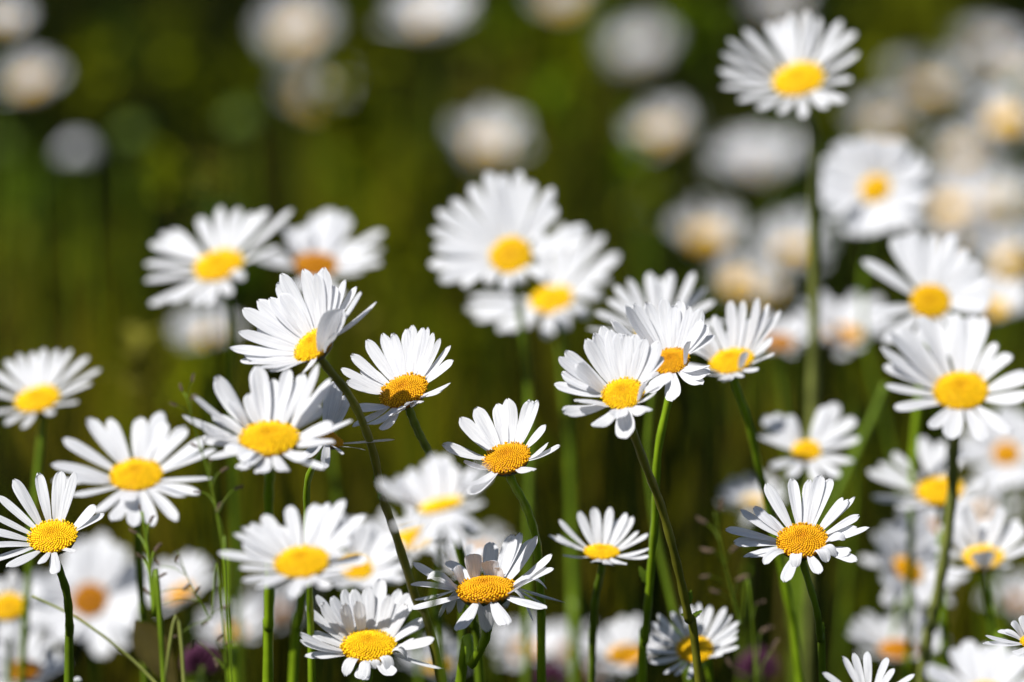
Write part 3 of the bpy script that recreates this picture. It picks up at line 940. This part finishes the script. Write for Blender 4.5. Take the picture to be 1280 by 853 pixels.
# ------------------------------------------------------------------ far ones, out of focus
FAR = [
    ('far white daisy blur below the top left corner', 40, 98, 3.9, 11, .5, 100, 38),
    ('far pale daisy blur at the top, left of the larger one', 372, 32, 4.3, 11, .5, 95, 42),
    ('large far daisy blur at the top edge left of centre', 540, 18, 3.7, 15, .55, 92, 62),
    ('far beige daisy blur standing alone above the large central one', 610, 174, 4.4, 12, .45, 95, 46),
    ('bright far daisy blur left of the long pale stem, beneath another', 884, 288, 3.3, 13, .45, 95, 46),
    ('far daisy blur directly under the tall daisy at upper right', 948, 200, 3.4, 14, .45, 95, 52),
    ('far dull daisy blur left of the tall daisy, below its level', 828, 158, 4.4, 12, .5, 95, 44),
    ('far dull daisy blur left of the long pale stem, lowest there', 992, 305, 3.6, 11, .5, 95, 42),
    ('far pale daisy blur near the top right corner', 1232, 55, 4.4, 12, .5, 95, 44),
    ('far grey white daisy blur between the tall daisy and the right corner', 1158, 102, 4.0, 13, .5, 95, 48),
    ('far beige daisy blur at the right edge, upper part', 1258, 140, 3.8, 13, .5, 95, 50),
    ('far dim daisy blur at the top, left of the tall daisy', 800, 62, 5.2, 11, .5, 95, 40),
    ('far pinkish daisy blur at the right edge beside the round one', 1245, 245, 3.4, 14, .5, 95, 52),
    ('far dim greenish daisy blur at the top, under the two bright ones', 395, 112, 5.2, 11, .45, 95, 44),
    ('far daisy blur at the very left of the top edge', 2, 22, 3.9, 11, .5, 95, 36),
    ('far pale daisy blur cut by the top edge at centre', 706, -6, 4.6, 11, .5, 95, 36),
    ('far white daisy blur at the right edge, under the pinkish one', 1268, 318, 3.0, 13, .5, 95, 44),
    ('far pale daisy blur at the top edge above the tall daisy', 975, 2, 4.4, 11, .5, 95, 40),
    ('far white daisy blur beside the right edge, level with the wide spaced one', 1240, 375, 2.9, 13, .5, 95, 44),
    ('far dim daisy blur between the large central daisy and the pale stem', 810, 250, 4.6, 8, .5, 95, 24),
    ('far white blur of a daisy behind the right end of the central trio', 955, 360, 3.1, 12, .5, 95, 30),
    ('far dull daisy blur at the upper right between two paler ones', 1205, 185, 4.6, 11, .5, 95, 40),
    ('far cream daisy blur right of the round facing one', 1190, 250, 3.6, 12, .5, 95, 44),
    ('far white daisy blur in the top right corner itself', 1278, 90, 3.9, 12, .5, 95, 44),
    ('far cream daisy blur between two others right of the tall daisy', 1105, 150, 4.2, 12, .5, 95, 42),
    ('far dull daisy blur below the bright one left of the pale stem', 925, 345, 3.6, 11, .5, 95, 36),
    ('far beige daisy blur at right, above the wide spaced petalled one', 1190, 292, 3.9, 11, .5, 95, 40),
]
for i, (lab, cx, cy, d, rd, asp, az, R) in enumerate(FAR):
    daisy(lab, cx, cy + R * .22, d * (.90 + .10 * math.sin(i * 1.7)), rd * 1.65, .50 + .12 * math.sin(i * 2.1), az + 14 * math.sin(i * 1.3), R * (1.16 + .12 * math.sin(i * 2.9)), n=22, pw=1.25, cup=24, q=0, seed=100 + i)


# ------------------------------------------------------------------ buds
def bud(label, px, py, d, rpx, pale):
    k = d / FPX
    c = spot(px, py, d)
    base = Vector((c.x + rng.uniform(-.03, .03), c.y + rng.uniform(0, .03), 0))
    root = bpy.data.objects.new('daisy_bud', None)
    COL.objects.link(root)
    root.location = base
    root['label'] = label
    root['category'] = 'flower bud'
    root['group'] = 'unopened daisy buds'
    rm = rpx * k
    pts = spline([c, c - Vector((0, 0, c.z * .4)) + Vector((.004, 0, 0)), base], 8)
    V, F = tube([p - base for p in pts], [.0014] * len(pts), 8)
    link_mesh('stem', V, F, M_STEM['g'], root)
    ca = bpy.data.objects.new('calyx', CALYX)
    COL.objects.link(ca)
    ca.parent = root
    ca.matrix_basis = Matrix.Translation(c - base) @ Matrix.Diagonal((rm, rm, rm * 1.2, 1))
    VV, FF, UU = [], [], []
    Nz = Vector((0, 0, 1))
    for ring, (m, rr, hh) in enumerate([(12, .85, .55), (9, .55, .7)]):
        for i in range(m):
            a = 2 * math.pi * (i + .5 * ring) / m
            e = Vector((math.cos(a), math.sin(a), 0))
            B, T = e * (rm * rr), e * (rm * rr * .35) + Nz * (rm * hh)
            V, F, UV = petal_geo(B, T, Nz, e, rm * .26, rm * .3, 0, i, False)
            o0 = len(VV)
            VV += [v + B for v in V]
            FF += [tuple(x + o0 for x in f) for f in F]
            UU += UV
    link_mesh('corolla', VV, FF, M_PETAL if pale else M_LEAF, root, c - base, uv=UU)


bud('pale round bud blurred to a disc, left one of two near the upper left', 97, 193, 3.5, 26, True)
bud('grey green round bud blurred to a disc, right one of two near the upper left', 167, 170, 3.7, 24, False)
bud('olive round bud blurred to a disc, right of the two paler ones', 303, 152, 3.8, 26, False)
bud('olive round bud blurred to a disc cut by the left edge', 2, 185, 3.8, 22, False)
bud('olive green bud blurred to a disc right of the large central daisy', 800, 246, 3.6, 24, False)
bud('tiny white bud at the bottom edge beside the knotted stem', 97, 851, 1.9, 7, True)


# ------------------------------------------------------------------ grass seed heads
def panicle(label, pts, d, spikes, thick=.00026, spl=13, mat=None):
    k = d / FPX
    P = [spot(x, y, d) for x, y in pts]
    last = P[-1]
    base = Vector((last.x + .02, last.y + .02, 0))
    P.append(base)
    root = bpy.data.objects.new('grass_panicle', None)
    COL.objects.link(root)
    root.location = base
    root['label'] = label
    root['category'] = 'grass'
    root['group'] = 'seeding meadow grasses'
    path = spline(P, 8)
    m = len(path)
    V, F = tube([p - base for p in path], [thick * (.5 + 1.2 * i / m) for i in range(m)], 6)
    st = link_mesh('stalk', V, F, M_STEM['d'], root)
    for i, (sx, sy, adeg) in enumerate(spikes):
        tip = spot(sx, sy, d + rng.uniform(-.008, .008))
        near = min(path, key=lambda p: (p - tip + CU * (22 * k)).length)
        a = math.radians(adeg)
        e = (CR * math.cos(a) + CU * math.sin(a) + CB * rng.uniform(-.3, .3)).normalized()
        V, F = tube(spline([near - base, (near + tip) * .5 + CU * .001 - base, tip - base], 4), [thick * .6] * 9, 5)
        br = link_mesh('branch', V, F, M_STEM['d'], root)
        L = spl * k * rng.uniform(.8, 1.2)
        V, F = [], []
        Nn = (CB - e * CB.dot(e)).normalized()
        for s in range(5):                                   # overlapping scales of one spikelet
            B = e * (L * .17 * s)
            S = Nn.cross(e) * (1 if s % 2 else -1)
            vv, ff = tube([B, B + (e + S * .25) * (L * .22), B + (e + S * .18) * (L * .42)], [L * .06, L * .15, L * .015], 6)
            o0 = len(V)
            V += vv
            F += [tuple(x + o0 for x in f) for f in ff]
        link_mesh('spikelet', V, F, M_SPIKE, root, tip - base)


panicle('thin grass with small purple seed clusters in front of white blur at lower left', [(222, 690), (238, 730), (262, 775), (283, 840)], 1.91,
        [(200, 708, 120), (219, 703, 60), (228, 738, 40), (243, 742, 55), (203, 755, 200), (188, 745, 130), (252, 782, 30), (275, 762, 25), (222, 795, 195), (245, 800, 240), (270, 800, 40), (268, 822, 290), (280, 806, 20)], spl=12)
panicle('brown grass seed tuft beside the left petals of the broad daisy', [(232, 492), (246, 545), (262, 600), (280, 700), (290, 853)], 1.75,
        [(228, 490, 110), (238, 500, 40), (240, 478, 80), (222, 508, 160), (262, 578, 60), (275, 590, 30), (252, 615, 180), (292, 612, 20), (270, 640, 60), (248, 560, 150)], spl=11)
panicle('blurred grass with pale seeds left of the open daisy at lower right', [(893, 640), (905, 700), (925, 780), (945, 853)], 1.97,
        [(884, 655, 150), (900, 640, 80), (893, 690, 170), (912, 690, 40), (888, 720, 190), (920, 725, 20), (945, 755, 20), (950, 790, 25), (900, 742, 160), (915, 835, 120), (965, 812, 60)], spl=15)
panicle('thin brown grass with drooping seeds rising beside the big brown centred daisy', [(178, 640), (186, 700), (193, 770), (205, 853)], 1.9,
        [(176, 640, 100), (186, 655, 60), (172, 668, 150), (192, 690, 50), (180, 700, 140), (198, 722, 30)], thick=.0007, spl=12)


# ------------------------------------------------------------------ clover and a broad leaf
def clover(label, px, py, d, rpx):
    k = d / FPX
    c = spot(px, py, d)
    base = Vector((c.x + .01, c.y + .02, 0))
    root = bpy.data.objects.new('clover', None)
    COL.objects.link(root)
    root.location = base
    root['label'] = label
    root['category'] = 'clover'
    root['group'] = 'purple clovers low in the grass'
    pts = spline([c, c - Vector((.004, 0, c.z * .5)), base], 8)
    V, F = tube([p - base for p in pts], [.0012] * len(pts), 8)
    link_mesh('stem', V, F, M_STEM['d'], root)
    rm = rpx * k
    VV, FF = [], []
    for i in range(90):
        z = 1 - 1.5 * (i + .5) / 90
        a = i * 2.39996
        q = math.sqrt(max(0, 1 - z * z))
        e = Vector((q * math.cos(a), q * math.sin(a), z + .35)).normalized()
        B = Vector((q * math.cos(a), q * math.sin(a), z)) * (rm * .45)
        V, F = tube([B, B + e * (rm * .35), B + (e + Vector((0, 0, .15))) * (rm * .62)], [rm * .05, rm * .09, rm * .025], 5)
        o0 = len(VV)
        VV += V
        FF += [tuple(x + o0 for x in f) for f in F]
    link_mesh('flower_head', VV, FF, M_CLOVER, root, c - base)
    for j in range(3):
        a = 2.1 * j + .4
        e = Vector((math.cos(a), math.sin(a), .2)).normalized()
        V, F = leaf_geo(rm * 1.3, rm * .45, Vector((0, 0, 1)), e, .2)
        link_mesh('leaf', V, F, M_LEAF, root, c - base - Vector((0, 0, rm * 1.4)))


clover('blurred dusky purple clover at the bottom, left of the thick bright stems', 252, 832, 2.02, 26)
clover('blurred dusky purple clover at the bottom, left of the slim dark stem at right', 948, 838, 2.15, 26)
clover('dark purple clover hidden low between the slim stems at centre', 690, 850, 2.2, 20)


def broad_leaf(label, pts, d, wpx):
    P = [spot(x, y, d) for x, y in pts]
    k = d / FPX
    base = Vector((P[-1].x + .015, P[-1].y + .01, 0))
    path = spline(P, 6)
    m = len(path)
    V, F = [], []
    for i, p in enumerate(path):
        u = i / (m - 1)
        w = wpx * k * (.06 + math.sin(math.pi * min(1, u ** .95)) ** 1.25) * (1 + .06 * (i % 2))
        t = (path[min(i + 1, m - 1)] - path[max(i - 1, 0)]).normalized()
        S = CB.cross(t).normalized()
        for s in (-1, -.5, 0, .5, 1):
            V.append(p + S * (s * w) + CB * (abs(s) * w * .35) - base)
    for i in range(m - 1):
        for j in range(4):
            a = i * 5 + j
            F.append((a, a + 1, a + 6, a + 5))
    root = bpy.data.objects.new('dock_leaf', None)
    COL.objects.link(root)
    root.location = base
    root['label'] = label
    root['category'] = 'leaf'
    link_mesh('blade', V, F, M_BROWNLEAF, root)
    V, F = tube(spline([path[-1] - base, (path[-1] + base) * .5 - base, Vector((0, 0, 0))], 6), [.0014] * 13, 8)
    link_mesh('leaf_stalk', V, F, M_STEM['b'], root)


broad_leaf('dark brown green pointed leaf blurred at lower left, right of the brown centred daisy', [(168, 776), (182, 795), (200, 825), (225, 870)], 1.95, 20)


def stalk(label, pts, d, r, mc):
    P = [spot(x, y, d) for x, y in pts]
    dv = P[-1] - P[-2]
    P.append(P[-1] + dv * .8)
    base = P[-1] + Vector((dv.x, dv.y, 0)) * .8
    base.z = 0
    P.append(base)
    path = spline(P, 8)
    m = len(path)
    root = bpy.data.objects.new('grass_stalk', None)
    COL.objects.link(root)
    root.location = base
    root['label'] = label
    root['category'] = 'grass'
    root['group'] = 'bare stalks among the daisies'
    V, F = tube([p - base for p in path], [r * (.55 + .45 * i / m) for i in range(m)], 8)
    st = link_mesh('stalk', V, F, M_STEM[mc], root)
    e = (Vector((rng.choice((-1, 1)) * .5, 0, 1))).normalized()
    V, F = leaf_geo(.06, .003, CB, e, .3)
    link_mesh('leaf', V, F, M_LEAF, root, min(path, key=lambda v: abs(v.z - .2)) - base)


stalk('dark blurred stalk slanting down left behind the large daisy at right', [(1108, 480), (1080, 545), (1045, 620), (1020, 690)], 2.15, .0022, 'd')
stalk('olive blurred stalk rising under the pair of large blurred daisies', [(700, 430), (708, 520), (714, 620), (716, 760)], 2.2, .0022, 'd')
stalk('pale green blurred stalk at bottom left, left of the thick bright stems', [(283, 690), (285, 760), (290, 853)], 2.0, .0014, 'g')
stalk('green blurred stalk low at right under the yellow oval disc', [(1236, 735), (1242, 790), (1246, 853)], 2.05, .0015, 'g')
stalk('thin straw slanting down through the white blur at far left', [(40, 745), (100, 775), (160, 820), (200, 860)], 1.9, .0007, 'p')
